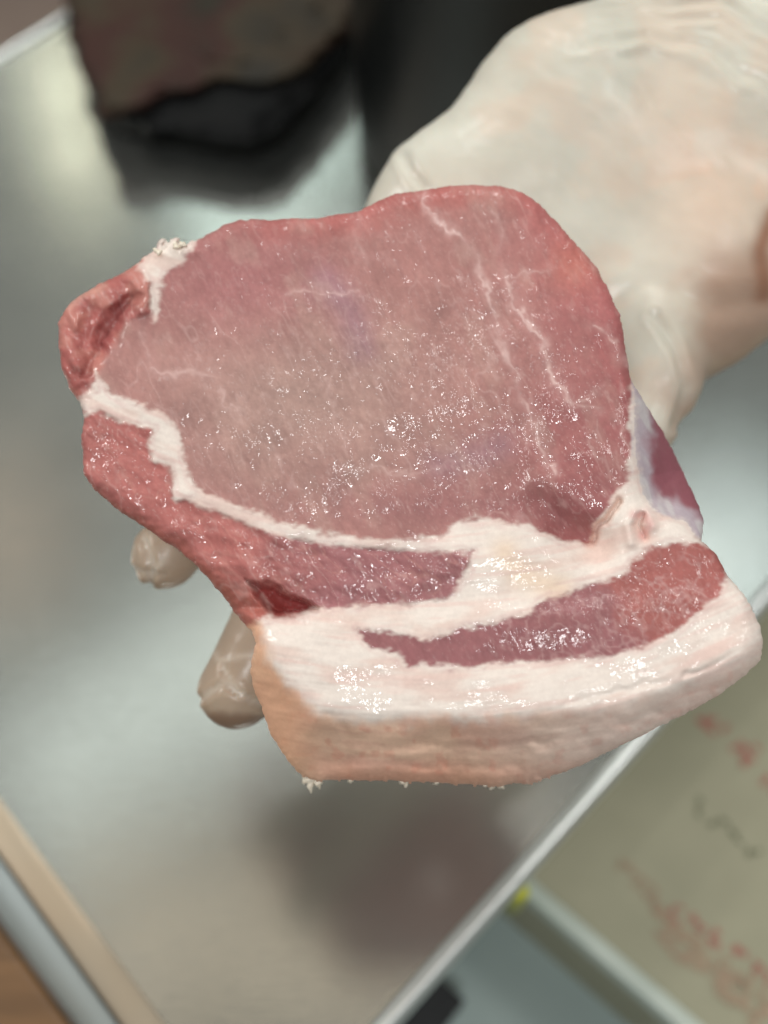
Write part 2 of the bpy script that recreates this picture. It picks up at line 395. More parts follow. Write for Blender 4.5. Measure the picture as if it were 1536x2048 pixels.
# ------------------------------------------------------------------ the pork chop
TX, TY = .24, .045                     # how far the cut face leans (metres of depth per metre)
D0 = .262
S = [(345,484),(375,492),(410,472),(450,449),(478,439),(520,440),(580,437),(630,438),(680,428),(715,422),(745,408),(790,388),(840,380),(890,374),(950,369),(1000,372),(1045,385),(1080,408),(1110,440),(1150,485),(1190,530),(1215,575),(1240,630),(1252,700),(1262,760),(1285,800),(1325,862),(1352,915),(1378,968),(1400,1015),(1407,1045),(1404,1082),(1432,1108),(1446,1132),(1458,1155),(1485,1185),(1505,1220),(1522,1255),(1527,1290),(1520,1320),(1490,1352),(1430,1395),(1370,1430),(1300,1462),(1230,1498),(1180,1522),(1130,1545),(1060,1562),(1000,1572),(940,1568),(850,1564),(760,1560),(690,1560),(640,1562),(605,1552),(575,1520),(548,1480),(525,1420),(508,1380),(500,1345),(505,1310),(512,1285),(505,1262),(480,1240),(455,1205),(420,1160),(385,1125),(350,1095),(300,1062),(265,1040),(225,1010),(185,975),(165,945),(165,900),(163,870),(168,835),(160,805),(140,780),(125,740),(118,690),(116,645),(135,610),(165,588),(200,567),(240,548),(270,530),(300,508)]
E_b = [(505,1240),(528,1300),(575,1372),(640,1425),(740,1442),(870,1432),(1000,1436),(1110,1430),(1210,1415),(1310,1388),(1400,1352),(1480,1318),(1540,1270),(1700,1300),(1600,1800),(300,1800),(440,1240)]
E_r = [(1256,690),(1262,760),(1262,880),(1262,960),(1285,1012),(1340,1040),(1390,1075),(1420,1092),(1700,1090),(1600,600),(1256,600)]
E_l = [(150,955),(205,985),(290,1030),(370,1078),(440,1125),(495,1158),(550,1185),(600,1210),(600,1245),(520,1262),(430,1500),(0,1400),(0,900)]
NOTCH = [(490,1156),(560,1172),(600,1190),(645,1212),(640,1222),(600,1230),(552,1236),(536,1222),(522,1200)]
FAT = [(190,742),(205,760),(225,790),(250,800),(290,815),(330,828),(358,868),(368,920),(385,965),(405,985),(440,1000),(500,1025),(560,1045),(640,1065),(700,1074),(780,1082),(850,1079),(885,1076),(905,1055),(940,1040),(975,1037),(1010,1046),(1060,1048),(1090,1065),(1120,1078),(1175,1083),(1190,1058),(1200,1030),(1232,990),(1258,962),(1263,880),(1266,770),(1275,800),(1272,900),(1280,960),(1300,1005),(1330,1030),(1375,1045),(1400,1080),(1440,1100),(1410,1092),(1360,1085),(1310,1090),(1280,1112),(1250,1145),(1215,1165),(1170,1172),(1130,1185),(1090,1200),(1060,1222),(1010,1237),(940,1252),(880,1268),(850,1280),(820,1272),(770,1260),(712,1256),(730,1288),(760,1300),(800,1312),(815,1330),(880,1335),(960,1330),(1050,1325),(1140,1318),(1220,1310),(1290,1295),(1350,1265),(1400,1225),(1438,1190),(1452,1150),(1600,1150),(1600,1450),(1300,1650),(560,1650),(440,1450),(480,1250),(530,1236),(600,1229),(645,1214),(700,1210),(780,1208),(850,1205),(900,1190),(930,1160),(940,1130),(945,1102),(920,1099),(890,1102),(820,1104),(750,1098),(680,1090),(600,1078),(530,1060),(470,1042),(420,1020),(385,1002),(352,1002),(350,980),(345,950),(340,930),(310,920),(298,890),(306,860),(288,852),(240,842),(200,824),(165,832),(150,800),(165,795),(185,775)]
TUFT = [(270,538),(300,500),(325,465),(400,460),(380,498),(362,524),(335,542),(322,575),(318,620),(308,645),(304,605),(300,565),(285,548)]
SIDE = [(60,500),(300,480),(300,560),(300,625),(245,650),(222,700),(200,745),(180,778),(120,830),(60,780)]
CAP = [(150,815),(300,840),(330,925),(350,1000),(420,1020),(600,1075),(900,1095),(960,1095),(945,1170),(850,1215),(600,1240),(490,1270),(300,1180),(60,950)]
GS = 2.6
x0, x1, y0, y1 = 100, 1545, 355, 1590
gx = np.arange(x0, x1, GS); gy = np.arange(y0, y1, GS)
PX, PY = np.meshgrid(gx, gy, indexing='ij')
SDF = sdf(PX, PY, S)
near_tuft = np.exp(-(((PX-338)**2+(PY-488)**2)/40**2))
fray = fbm(PX, PY, 9, 3, 1)*2.2+fbm(PX, PY, 30, 2, 4)*2.0
SDF = SDF+fray*(1-near_tuft)-near_tuft*(np.maximum(0, fbm(PX, PY, 8, 3, 21, rot=-.9, an=2.2)*40)+2)
SDF = SDF-np.maximum(0, fbm(PX, PY, 10, 2, 25)-.1)*10*sstep(1535, 1560, PY)
cc = (SDF[:-1, :-1]+SDF[1:, :-1]+SDF[:-1, 1:]+SDF[1:, 1:])/4
mask = cc < 0
for _ in range(3):
    p = np.pad(mask, 1).astype(int); nb = p[2:, 1:-1]+p[:-2, 1:-1]+p[1:-1, 2:]+p[1:-1, :-2]
    mask = (mask & (nb >= 2)) | (nb >= 3)
# largest piece only (drop specks)
lab = np.zeros(mask.shape, bool); lab[mask.shape[0]//2, mask.shape[1]//3] = True
while True:
    p = np.pad(lab, 1); g = (p[2:, 1:-1] | p[:-2, 1:-1] | p[1:-1, 2:] | p[1:-1, :-2] | lab) & mask
    if (g == lab).all(): break
    lab = g
mask = lab
# remove diagonal pinches
for _ in range(4):
    a = mask[:-1, :-1]; b_ = mask[1:, :-1]; c_ = mask[:-1, 1:]; d_ = mask[1:, 1:]
    bad = (a & d_ & ~b_ & ~c_) | (b_ & c_ & ~a & ~d_); ii, jj = np.where(bad)
    mask[ii, jj] = True; mask[ii+1, jj] = True; mask[ii, jj+1] = True; mask[ii+1, jj+1] = True
# snap boundary vertices onto the outline
vm = np.zeros(PX.shape, int); mi = mask.astype(int)
vm[:-1, :-1] += mi; vm[1:, :-1] += mi; vm[:-1, 1:] += mi; vm[1:, 1:] += mi
bnd = (vm > 0) & (vm < 4)
gxs, gys = np.gradient(SDF, GS); gl = np.sqrt(gxs**2+gys**2)+1e-6
mv = np.clip(SDF, -3, 3)
QX = np.where(bnd, PX-mv*gxs/gl, PX); QY = np.where(bnd, PY-mv*gys/gl, PY)
X, Y = QX, QY
dS = np.maximum(0, -np.where(bnd, 0, SDF))        # distance in from the outline, px
wx = X+fbm(X, Y, 34, 3, 30, gain=.5)*9; wy = Y+fbm(X, Y, 34, 3, 34, gain=.5)*9      # wobble of tissue borders
dF = np.minimum(sdf(wx, wy, FAT), sdf(wx, wy, TUFT))
dB = -sdf(X+fbm(X, Y, 60, 2, 42)*5, Y+fbm(X, Y, 60, 2, 44)*5, E_b); dR = -sdf(X, Y, E_r); dL = -sdf(wx, wy, E_l)
dN = sdf(wx, wy, NOTCH)
dSide = sdf(wx, wy, SIDE); dCap = sdf(wx, wy, CAP)
soft_pts = lambda p: p
def sp(d, r): return r*np.log1p(np.exp(np.clip(d/r, -30, 30)))
MM = .001; PXM = D0/F_PX                          # metres per pixel at the meat
base = -(1024-Y)*PXM*TX+(X-768)*PXM*TY
h = base.copy()
rimw = 26.0; t = np.clip(1-dS/rimw, 0, 1)
h -= rimw*PXM*.75*(1-np.sqrt(1-np.minimum(t, .995)**2))
h -= PXM*(1.35*sp(dB, 10)+0.0)
h -= PXM*1.5*sp(dR, 9)
h -= PXM*.95*sp(dL, 14)
isfat = sstep(6, -6, dF+fbm(X, Y, 9, 2, 212)*2); isfat_w = sstep(12, -12, dF)
# eye of loin domes gently, sinks at its seams; fat stands a little proud
h += .0022*np.exp(-(((X-720)/330)**2+((Y-760)/260)**2))
h -= .0035*np.exp(-(((X-1180)/55)**2+((Y-1085)/50)**2))
h += .0014*np.exp(-(((X-1020)/240)**2+((Y-1110)/70)**2))
h += isfat_w*.0003

h += .0015*sstep(30, -30, sdf(X, Y, [(530,1240),(1500,1180),(1540,1500),(560,1650)]))
h -= .0055*sstep(4, -14, dN)
h -= .0016*np.exp(-seg_dist(X, Y, [(1180,1085),(1120,1050),(1060,1000)])**2/36**2)*sstep(1010, 1120, X)
h -= .0018*np.exp(-seg_dist(wx, wy, soft_pts([(1185,1080),(1205,1045),(1240,1005)]))**2/6**2)
h -= .0022*np.exp(-seg_dist(X, Y, [(1290,1075),(1275,1050),(1285,1030)])**2/8**2)
h += .0013*np.exp(-seg_dist(X, Y, [(1262,1085),(1255,1050),(1270,1022),(1292,1024),(1305,1050)])**2/12**2)
# ragged left chunk: deep folds
side = sstep(6, -6, dSide)
h += side*.0028*fbm(X, Y, 46, 3, 50, rot=.9, an=1.8)
h -= .0034*np.exp(-seg_dist(wx, wy, [(262,596),(232,625),(222,655),(205,690)])**2/(15+8*fbm(X, Y, 30, 2, 206))**2)
h -= .0016*np.exp(-seg_dist(wx, wy, [(190,616),(165,670)])**2/16**2)
h -= .0020*np.exp(-seg_dist(wx, wy, [(208,705),(185,725),(165,745)])**2/10**2)
h += .0012*np.exp(-seg_dist(wx, wy, [(150,640),(140,700),(160,760)])**2/16**2)
cap = sstep(6, -6, dCap)*(1-isfat)
h += cap*.0013*fbm(X, Y, 42, 3, 54, rot=.5, an=1.8)
# rind: soft lumps, long scores along the layers
rind = sstep(-4, 40, dB)
h += rind*(.00022*fbm(X, Y+(X-900)**2*.0003, 13, 3, 246, an=6)+.0016*fbm(X, Y, 75, 3, 58, rot=.0, an=1.5)+.0002*fbm(X, Y, 24, 2, 61))
for pts, dep, wd in (([(1060,1486),(1180,1470),(1310,1424)], .0007, 10), ([(740,1500),(860,1488),(960,1500),(1090,1490)], .0010, 11), ([(640,1530),(760,1522),(900,1532),(1040,1528)], .0008, 12),
                     ([(1370,1354),(1430,1326),(1490,1290)], .0005, 6), ([(1130,1408),(1240,1382),(1330,1360)], .0004, 8), ([(900,1500),(892,1530),(905,1562)], .0008, 9), ([(668,1440),(700,1480),(690,1540)], .0008, 14)):
    h -= dep*(.7+.9*fbm(X, Y, 50, 2, 79))*np.exp(-seg_dist(wx, wy, pts)**2/wd**2)
grain = math.radians(-8)
h += isfat*(1-rind)*.00010*fbm(X, Y+(X-1000)**2*.00035, 9, 3, 62, rot=math.radians(-7), an=9)
h += .0006*np.exp(-(((X-330)/26)**2+((Y-895)/26)**2))+.0005*np.exp(-(((X-372)/20)**2+((Y-985)/16)**2))
VE = [([(838,388),(870,428),(912,466),(940,500),(960,545),(972,585),(985,640),(1010,700),(1035,760),(1055,820),(1078,880),(1108,945)], 5.0, .75),
      ([(1015,542),(1020,575),(1030,610),(1060,652),(1085,690),(1103,740),(1118,778),(1146,806)], 6.5, .85),
      ([(1146,806),(1172,812),(1200,822)], 4, .6), ([(1146,806),(1180,790),(1208,772)], 3.5, .5), ([(1018,545),(1060,548),(1100,540)], 3, .4),
      ([(1180,652),(1215,662),(1240,690),(1252,730)], 4, .6), ([(305,738),(325,748),(350,750),(420,748)], 6, .5), ([(442,780),(455,805),(470,840)], 4, .5),
      ([(565,588),(600,582),(660,584),(720,592)], 3, .45), ([(985,425),(1010,470),(1000,500)], 5, .4), ([(650,760),(668,830),(690,890)], 3.5, .35),
      ([(760,840),(800,900),(830,950)], 3.5, .35), ([(700,930),(820,950),(930,910)], 3, .35), ([(1230,830),(1258,905),(1262,950)], 3, .5), ([(540,880),(560,950)], 3, .3),
      ([(715,440),(712,475),(725,520)], 7, .3), ([(780,700),(800,740)], 3, .3), ([(285,670),(300,730)], 5, .45)]
def soft_line(pts, it=3):
    for _ in range(it):
        q = [pts[0]]
        for a, b in zip(pts[:-1], pts[1:]): q += [(.75*a[0]+.25*b[0], .75*a[1]+.25*b[1]), (.25*a[0]+.75*b[0], .25*a[1]+.75*b[1])]
        pts = q+[pts[-1]]
    return pts
vein = np.zeros(X.shape); vwx = X+fbm(X, Y, 34, 3, 66, gain=.6)*16; vwy = Y+fbm(X, Y, 34, 3, 68, gain=.6)*16
for pts, wd, st in VE:
    d = seg_dist(vwx, vwy, soft_line(pts)); br_k = np.clip(.62+1.1*fbm(X, Y, 36, 3, 70), .05, 1); ww = wd*(.75+.8*fbm(X, Y, 28, 2, 72))
    vein = np.maximum(vein, st*.8*br_k*np.exp(-(d/np.maximum(ww, 1.2))**2)+st*.22*np.exp(-(d/(wd*2.6))**2))
rv = 1-np.abs(fbm(X, Y, 34, 3, 220, rot=math.radians(70), an=3.2))*16
vein = np.maximum(vein, np.clip(rv, 0, 1)*.20*sstep(-.1, .4, fbm(X, Y, 90, 2, 224)))
rv = 1-np.abs(fbm(X, Y, 60, 3, 226, rot=math.radians(62), an=2.4))*18
vein = np.maximum(vein, np.clip(rv, 0, 1)*.26*sstep(-.05, .4, fbm(X, Y, 110, 2, 228)))
h += vein*.00012
mus = (1-isfat)
wetz = np.clip(.18+.95*np.exp(-(((X-720)/440)**2+((Y-860)/230)**2))+.9*np.exp(-(((X-1010)/130)**2+((Y-820)/230)**2))
               +.8*np.exp(-(((X-1290)/170)**2+((Y-1195)/60)**2)/1)+.45*cap+.25*side, 0, 1)
wetz = wetz*(.72+.5*fbm(X, Y, 45, 3, 72)); wetz = np.clip(np.where(isfat > .5, .55+.35*fbm(X, Y, 30, 2, 75)+.5*np.exp(-seg_dist(X, Y, [(690,1340),(720,1385),(750,1430)])**2/22**2), wetz), .03, 1)
wetz = wetz*(1-.45*rind)
fsp = np.exp(-seg_dist(X, Y, [(690,1330),(715,1380),(750,1430)])**2/26**2)+np.exp(-seg_dist(X, Y, [(1230,1335),(1330,1300),(1430,1240)])**2/30**2)+.5*np.exp(-seg_dist(X, Y, [(930,1050),(1000,1045),(1080,1075)])**2/16**2)
film = (1-.72*rind*isfat)*(1-isfat*.62*(1-np.clip(fsp, 0, 1)))*(.35+.65*sstep(2, 24, dS))
relf = np.clip(mus*wetz*(.34+.36*fbm(X, Y, 28, 2, 210))+isfat*(.05+.14*np.exp(-seg_dist(X, Y, [(690,1340),(720,1385),(750,1430)])**2/24**2)+.14*np.exp(-seg_dist(X, Y, [(1240,1330),(1420,1250)])**2/30**2)), .02, 1)
h += .0012*fbm(X, Y, 130, 2, 214)+mus*(.00030*fbm(X, Y, 15, 3, 216, rot=math.radians(72), an=7)*sstep(1000, 500, Y)+.00018*fbm(X, Y, 13, 3, 218, rot=math.radians(65), an=4))
h -= .0022*np.exp(-seg_dist(X, Y, [(1190,1090),(1130,1055),(1080,1005)])**2/34**2)
# cut-fibre relief
fib = fbm(X, Y, 7.5, 2, 80, rot=math.radians(60), an=1.6)
h += mus*(wetz*.00007*fib+.00016*fbm(X, Y, 24, 3, 84, rot=math.radians(60), an=2.0))+.0006*fbm(X, Y, 90, 3, 88)
h += isfat*.00008*fbm(X, Y, 26, 2, 92)+sstep(-2, 8, dR)*.0007*fbm(X, Y, 26, 3, 240, rot=1.1, an=3)

# ---- colour of the tissue (albedo, plus painted shade low on the rind)
def C(*a): return srgb(*a)
def mixc(A_, B_, t): return A_*(1-t[..., None])+B_*t[..., None]
one = np.ones(X.shape+(3,))
loin_c = C(184, 130, 124)*one
cen = np.exp(-(((X-600)/300)**2+((Y-800)/200)**2)); loin_c = mixc(loin_c, C(188, 152, 142)*one, np.clip(cen*1.0, 0, 1))
rimd = sstep(75, 5, dS+fbm(X, Y, 60, 3, 100)*30)*sstep(500, 700, X+ (900-Y)*.3)
loin_c = mixc(loin_c, C(192, 112, 106)*one, rimd*.85)
loin_c = mixc(loin_c, C(186, 112, 112)*one, sstep(950, 1200, X+fbm(X, Y, 120, 3, 104)*80)*.8)
loin_c = mixc(loin_c, C(176, 112, 114)*one, .7*np.exp(-(((X-480)/200)**2+((Y-560)/110)**2)))
loin_c = mixc(loin_c, C(202, 122, 108)*one, .7*np.exp(-(((X-1150)/55)**2+((Y-530)/55)**2)))
loin_c = mixc(loin_c, C(160, 122, 138)*one, .5*np.exp(-seg_dist(X, Y, [(650,560),(700,620),(725,700)])**2/32**2)+.45*np.exp(-seg_dist(X, Y, [(880,930),(960,910),(1000,890)])**2/34**2))
loin_c = mixc(loin_c, C(160, 92, 92)*one, .5*np.exp(-(((X-1120)/70)**2+((Y-1030)/60)**2)))
loin_c = mixc(loin_c, C(160, 104, 106)*one, .6*np.exp(-(((X-900)/230)**2+((Y-1010)/50)**2)))
loin_c = mixc(loin_c, C(206, 168, 156)*one, .30*sstep(.1, .6, fbm(X, Y, 48, 3, 230, rot=math.radians(65), an=2)))
side_c = mixc(C(186, 108, 102)*one, C(212, 146, 132)*one, sstep(.0, .6, fbm(X, Y, 40, 3, 108)+.25)*.6)
side_c = mixc(side_c, C(222, 168, 152)*one, .7*np.exp(-seg_dist(wx, wy, [(205,572),(165,592),(138,615)])**2/9**2)*1.0)
side_c = mixc(side_c, C(140, 70, 70)*one, .6*np.exp(-seg_dist(X, Y, [(245,605),(225,650),(205,690)])**2/14**2))
cap_c = mixc(C(190, 116, 110)*one, C(172, 114, 116)*one, sstep(480, 700, X+fbm(X, Y, 60, 2, 112)*50))
cap_c = mixc(cap_c, C(202, 122, 108)*one, sstep(-5, 40, dL)*.8)
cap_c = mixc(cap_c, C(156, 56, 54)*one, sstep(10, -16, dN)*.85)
cap_c = mixc(cap_c, C(214, 170, 160)*one, .8*np.exp(-np.minimum(seg_dist(X, Y, [(524,1190),(536,1208),(543,1232)]), seg_dist(X, Y, [(494,1166),(512,1180)]))**2/4.5**2))
cap_c = mixc(cap_c, C(216, 158, 146)*one, np.clip(1-np.abs(fbm(X, Y, 40, 3, 232, rot=.6, an=2.4))*12, 0, 1)*.3)
lat = 1-np.abs(fbm(X, Y, 17, 2, 196, rot=.3, an=1.6))*5
bel_c = mixc(C(160, 104, 106)*one, C(178, 106, 100)*one, sstep(1130, 1230, X-(Y-1150)*.9+fbm(X, Y, 40, 2, 116)*40))
bel_c = mixc(bel_c, C(214, 176, 172)*one, np.clip(lat, 0, 1)*.42*sstep(-.3, .4, fbm(X, Y, 60, 2, 198)+.25)*sstep(900, 1020, X))
fat_c = mixc(C(238, 224, 214)*one, C(230, 206, 195)*one, sstep(-.1, .5, fbm(X, Y+(X-1000)**2*.00035, 34, 4, 202, rot=math.radians(-7), an=3)))
fat_c = mixc(fat_c, C(226, 176, 170)*one, .75*np.exp(-seg_dist(X, Y, [(1268,1030),(1290,1028),(1300,1050),(1285,1072)])**2/10**2))
fat_c = mixc(fat_c, C(222, 172, 150)*one, .6*np.exp(-seg_dist(wx, wy, [(1178,1086),(1200,1045),(1236,1000)])**2/9**2))
fat_c = mixc(fat_c, C(240, 208, 178)*one, .6*np.exp(-seg_dist(X, Y, [(1010,1105),(1040,1150),(1120,1175)])**2/28**2))
fat_c = mixc(fat_c, C(232, 200, 190)*one, sstep(.1, .6, fbm(X, Y+(X-1000)**2*.00035, 13, 3, 120, rot=math.radians(-7), an=8))*.55)
fat_c = mixc(fat_c, C(214, 176, 172)*one, .6*sstep(.0, -10, dF)*sstep(-16, -6, dF)*(fbm(X, Y, 20, 2, 124)*.5+.5))
rind_c = mixc(C(244, 204, 178)*one, C(238, 190, 168)*one, sstep(-.2, .4, fbm(X, Y, 70, 3, 128, an=2)))
rind_c = mixc(rind_c, C(236, 210, 198)*one, sstep(850, 1300, X)*.8)
rind_c = mixc(rind_c, C(214, 154, 126)*one, sstep(70, 125, dB)*.6*sstep(620, 700, X)*sstep(1300, 1100, X))  # darker downward: shadow of the rind's underside painted in
rind_c = mixc(rind_c, C(226, 174, 156)*one, .3*sstep(.05, .5, fbm(X, Y+(X-900)**2*.0003, 15, 3, 248, an=6))*sstep(600, 680, X))
rind_c = mixc(rind_c, C(226, 150, 128)*one, .35*sstep(.2, .6, fbm(X, Y, 26, 3, 250)))
rind_c = mixc(rind_c, C(246, 190, 152)*one, sstep(680, 560, X)*.7)
rt = sstep(-12, 22, dB+fbm(X, Y, 34, 3, 132)*16+ (X < 600)*6)*(1-.45*sstep(900, 1300, X))
fat_c = mixc(fat_c, rind_c, rt)
sk_c = mixc(C(190, 174, 182)*one, C(150, 88, 98)*one, sstep(-5, 30, dR-27+fbm(X, Y, 40, 3, 136)*26))
sk_c = mixc(sk_c, C(214, 208, 206)*one, .6*sstep(.1, .5, fbm(X, Y, 22, 2, 140, rot=1.1, an=3))*sstep(60, 30, dR))
rg_side = (dSide < 0); rg_cap = (dCap < 0); rg_bel = (Y > 1060) & (X > 690) & (Y > 1240-(X-700)*.27-((X > 1150)*30)) & (~rg_cap)
loin_c = loin_c*(1-.12*sstep(900, 1180, X)[..., None]*sstep(560, 760, Y)[..., None])
colr = loin_c
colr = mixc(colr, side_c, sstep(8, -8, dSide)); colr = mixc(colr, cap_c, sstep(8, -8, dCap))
colr = np.where(rg_bel[..., None], bel_c, colr)
# fine fibre mottling
mt = fbm(X, Y, 6, 3, 144, rot=math.radians(62), an=1.7); ms = fbm(X, Y, 5, 2, 150)
colr = colr*np.array([.88, .86, .865])*(1+.10*mt[..., None]+.14*fbm(X, Y, 55, 3, 154)[..., None])
colr = mixc(colr, C(224, 190, 184)*one, np.clip(sstep(.45, .8, ms)*.3+sstep(.3, .7, fbm(X, Y, 10, 3, 158, rot=1.05, an=2.5))*.22, 0, 1)*(.4+.6*wetz))
colr = mixc(colr, C(226, 190, 184)*one, np.clip(vein, 0, 1))
skm = sstep(-2, 4, dR)*(1-sstep(1035, 1060, Y-(X-1290)*.3)*(dF < 2))
colr = mixc(colr, sk_c, skm)
fm = sstep(8, -7, dF+fbm(X, Y, 8, 3, 252, rot=-.2, an=2.2)*7)
colr = mixc(colr, fat_c, np.where((dR > 6) & (dF > -3), fm*.5, fm))
colr = colr*(1+.03*fbm(X, Y, 8, 2, 162)[..., None])
colr = np.clip(colr, .001, .95)

# ---- vertices in world space
depth = D0-h
def cam2world(x, y, dep):
    P = np.stack([(x-768)/F_PX*dep, (1024-y)/F_PX*dep, -dep], -1); return P @ CRn.T+CAMn
used = vm > 0; idx = -np.ones(X.shape, int); idx[used] = np.arange(used.sum())
ci, cj = np.where(mask)
Fq = np.stack([idx[ci, cj], idx[ci, cj+1], idx[ci+1, cj+1], idx[ci+1, cj]], 1)
Vw = cam2world(X[used], Y[used], depth[used])
vx, vy, vh = X[used], Y[used], h[used]
attr = {'wet': wetz[used], 'fat': isfat[used], 'relief': relf[used], 'film': film[used]}; cv = colr[used]
# region of each quad
q = lambda A_: A_[used][Fq].mean(1)
qF, qSide, qCap, qB, qR, qx, qy = q(dF), q(dSide), q(dCap), q(dB), q(dR), q(X), q(Y)
reg = np.zeros(len(Fq), int)                                           # 0 loin
reg[qSide < 0] = 1; reg[qCap < 0] = 2
reg[(q(rg_bel.astype(float)) > .5)] = 3
reg[qR > 2] = 6; reg[(qF < 0) & ~((qR > 8) & (qy < 985))] = 4
reg[(qF < 0) & (q(rt) > .5)] = 5
# side and back of the slab
ed = np.concatenate([Fq[:, [0, 1]], Fq[:, [1, 2]], Fq[:, [2, 3]], Fq[:, [3, 0]]]); rg4 = np.tile(reg, 4)
key = np.sort(ed, 1); kk = key[:, 0].astype(np.int64)*10**7+key[:, 1]
un, inv, cnt = np.unique(kk, return_inverse=True, return_counts=True)
bmk = cnt[inv] == 1; be = ed[bmk]; br2 = rg4[bmk]
nxt = {int(a): (int(b), int(r)) for a, b, r in zip(be[:, 0], be[:, 1], br2)}
st = int(be[0, 0]); loop = [st]; lreg = []
while True:
    a, r = nxt[loop[-1]]; lreg.append(r)
    if a == st: break
    loop.append(a)
loop = np.array(loop); nl_ = len(loop); print('outline', nl_, len(be))
lx, ly, lh = vx[loop], vy[loop], vh[loop]
gxl = gxs[used][loop]; gyl = gys[used][loop]; gg = np.sqrt(gxl**2+gyl**2)+1e-6; gxl /= gg; gyl /= gg
ker = np.ones(15)/15
gxl = np.convolve(np.r_[gxl[-7:], gxl, gxl[:7]], ker, 'valid'); gyl = np.convolve(np.r_[gyl[-7:], gyl, gyl[:7]], ker, 'valid')
hb = np.minimum(-(1024-ly)*PXM*TX+(lx-768)*PXM*TY-.023, lh-.004)
ringsV = [Vw]; lastidx = loop; addF = []; addR = []; addC = [cv]; aw = [attr['wet']]; al = [attr['relief']]; am = [attr['film']]; af = [attr['fat']]; tot = len(Vw)
for off, f in ((.5, .06), (2, .2), (6, .45), (12, .75), (22, .94), (34, 1.0)):
    P = cam2world(lx-gxl*off, ly-gyl*off, D0-(lh+(hb-lh)*f)); ringsV.append(P); ni = np.arange(tot, tot+nl_)
    addF.append(np.stack([lastidx, ni, np.roll(ni, -1), np.roll(lastidx, -1)], 1)); addR.append(np.array(lreg))
    addC.append(cv[loop]); aw.append(attr['wet'][loop]); af.append(attr['fat'][loop]); al.append(attr['relief'][loop]); am.append(attr['film'][loop]*.5); lastidx = ni; tot += nl_
Vall = np.concatenate(ringsV); Call = np.concatenate(addC); Wt = np.concatenate(aw); Ft = np.concatenate(af); Lt = np.concatenate(al); Mt = np.concatenate(am)
Fall = np.concatenate([Fq]+addF); Rall = np.concatenate([reg]+addR)
fn = np.cross(Vall[Fall[:, 2]]-Vall[Fall[:, 0]], Vall[Fall[:, 3]]-Vall[Fall[:, 1]])
if fn[:1000].mean(0) @ (CAMn-Vall[Fall[0, 0]]) < 0: Fall = Fall[:, ::-1]; fn = -fn; 
VN = np.zeros_like(Vall)
for k in range(4): np.add.at(VN, Fall[:, k], fn)
VN /= np.linalg.norm(VN, axis=1)[:, None]+1e-12
CH = thing('pork_chop', 'thick raw pork chop with white fat and skin held up in the gloved hand', 'pork chop', Vall.mean(0))
for r, nm in enumerate(['loin_muscle', 'chain_muscle', 'cap_muscle', 'belly_muscle', 'fat_layer', 'skin', 'silverskin']):
    f = Fall[Rall == r]
    if len(f) == 0: continue
    u_, iv = np.unique(f, return_inverse=True)
    mesh_np(nm, Vall[u_], iv.reshape(f.shape), M_meat, CH, cols=Call[u_], attrs={'film': np.clip(Mt[u_], 0, 1), 'wet': Wt[u_], 'fat': Ft[u_], 'relief': Lt[u_]}, normals=VN[u_])
bk = lastidx[::3]; mesh_np('underside', Vall[bk], [list(range(len(bk)))[::-1]], simple('pale_underside', srgb(180, 120, 112), srgb(200, 140, 130), 60, .4), CH)
# shreds of fat that hang off the cut edge
M_shred = simple('fat_shred_white', srgb(236, 222, 200), srgb(244, 232, 214), 400, .3, bstr=.4, bdist=.0005)
rs = np.random.RandomState(4)
SH = [(618,1556,4,30,-.020), (624,1556,-3,24,-.020), (611,1554,-4,14,-.020), (632,1560,8,18,-.020), (638,1560,3,12,-.02), (811,1560,2,15,-.021), (807,1560,-3,9,-.021), (985,1568,-4,12,-.021), (975,1566,-8,7,-.021), (1000,1570,8,7,-.021), (700,1558,3,6,-.02), (870,1562,4,6,-.02)]
for i in range(3):
    t = rs.rand(); SH.append((304+66*t+rs.uniform(-3, 3), 514-28*t+rs.uniform(0, 6), -10+rs.uniform(-8, 5), -8+rs.uniform(-9, 3), -.0165))
for (px, py, dx, dy, hh) in SH:
    n = 6; pts = []; rr = []; r0 = rs.uniform(.0006, .0011)
    for i in range(n+2):
        t = i/(n+1); pts.append(cam2world(px+dx*t+rs.uniform(-1.2, 1.2), py+dy*t+rs.uniform(-1.2, 1.2), D0-hh)); rr.append(r0*(1-t)**.6*(1+.3*math.sin(9*t+px))+.00012)
    V, Fc = tube(pts, rr, 8); mesh_np('fat_shred', V, Fc, M_shred, CH)

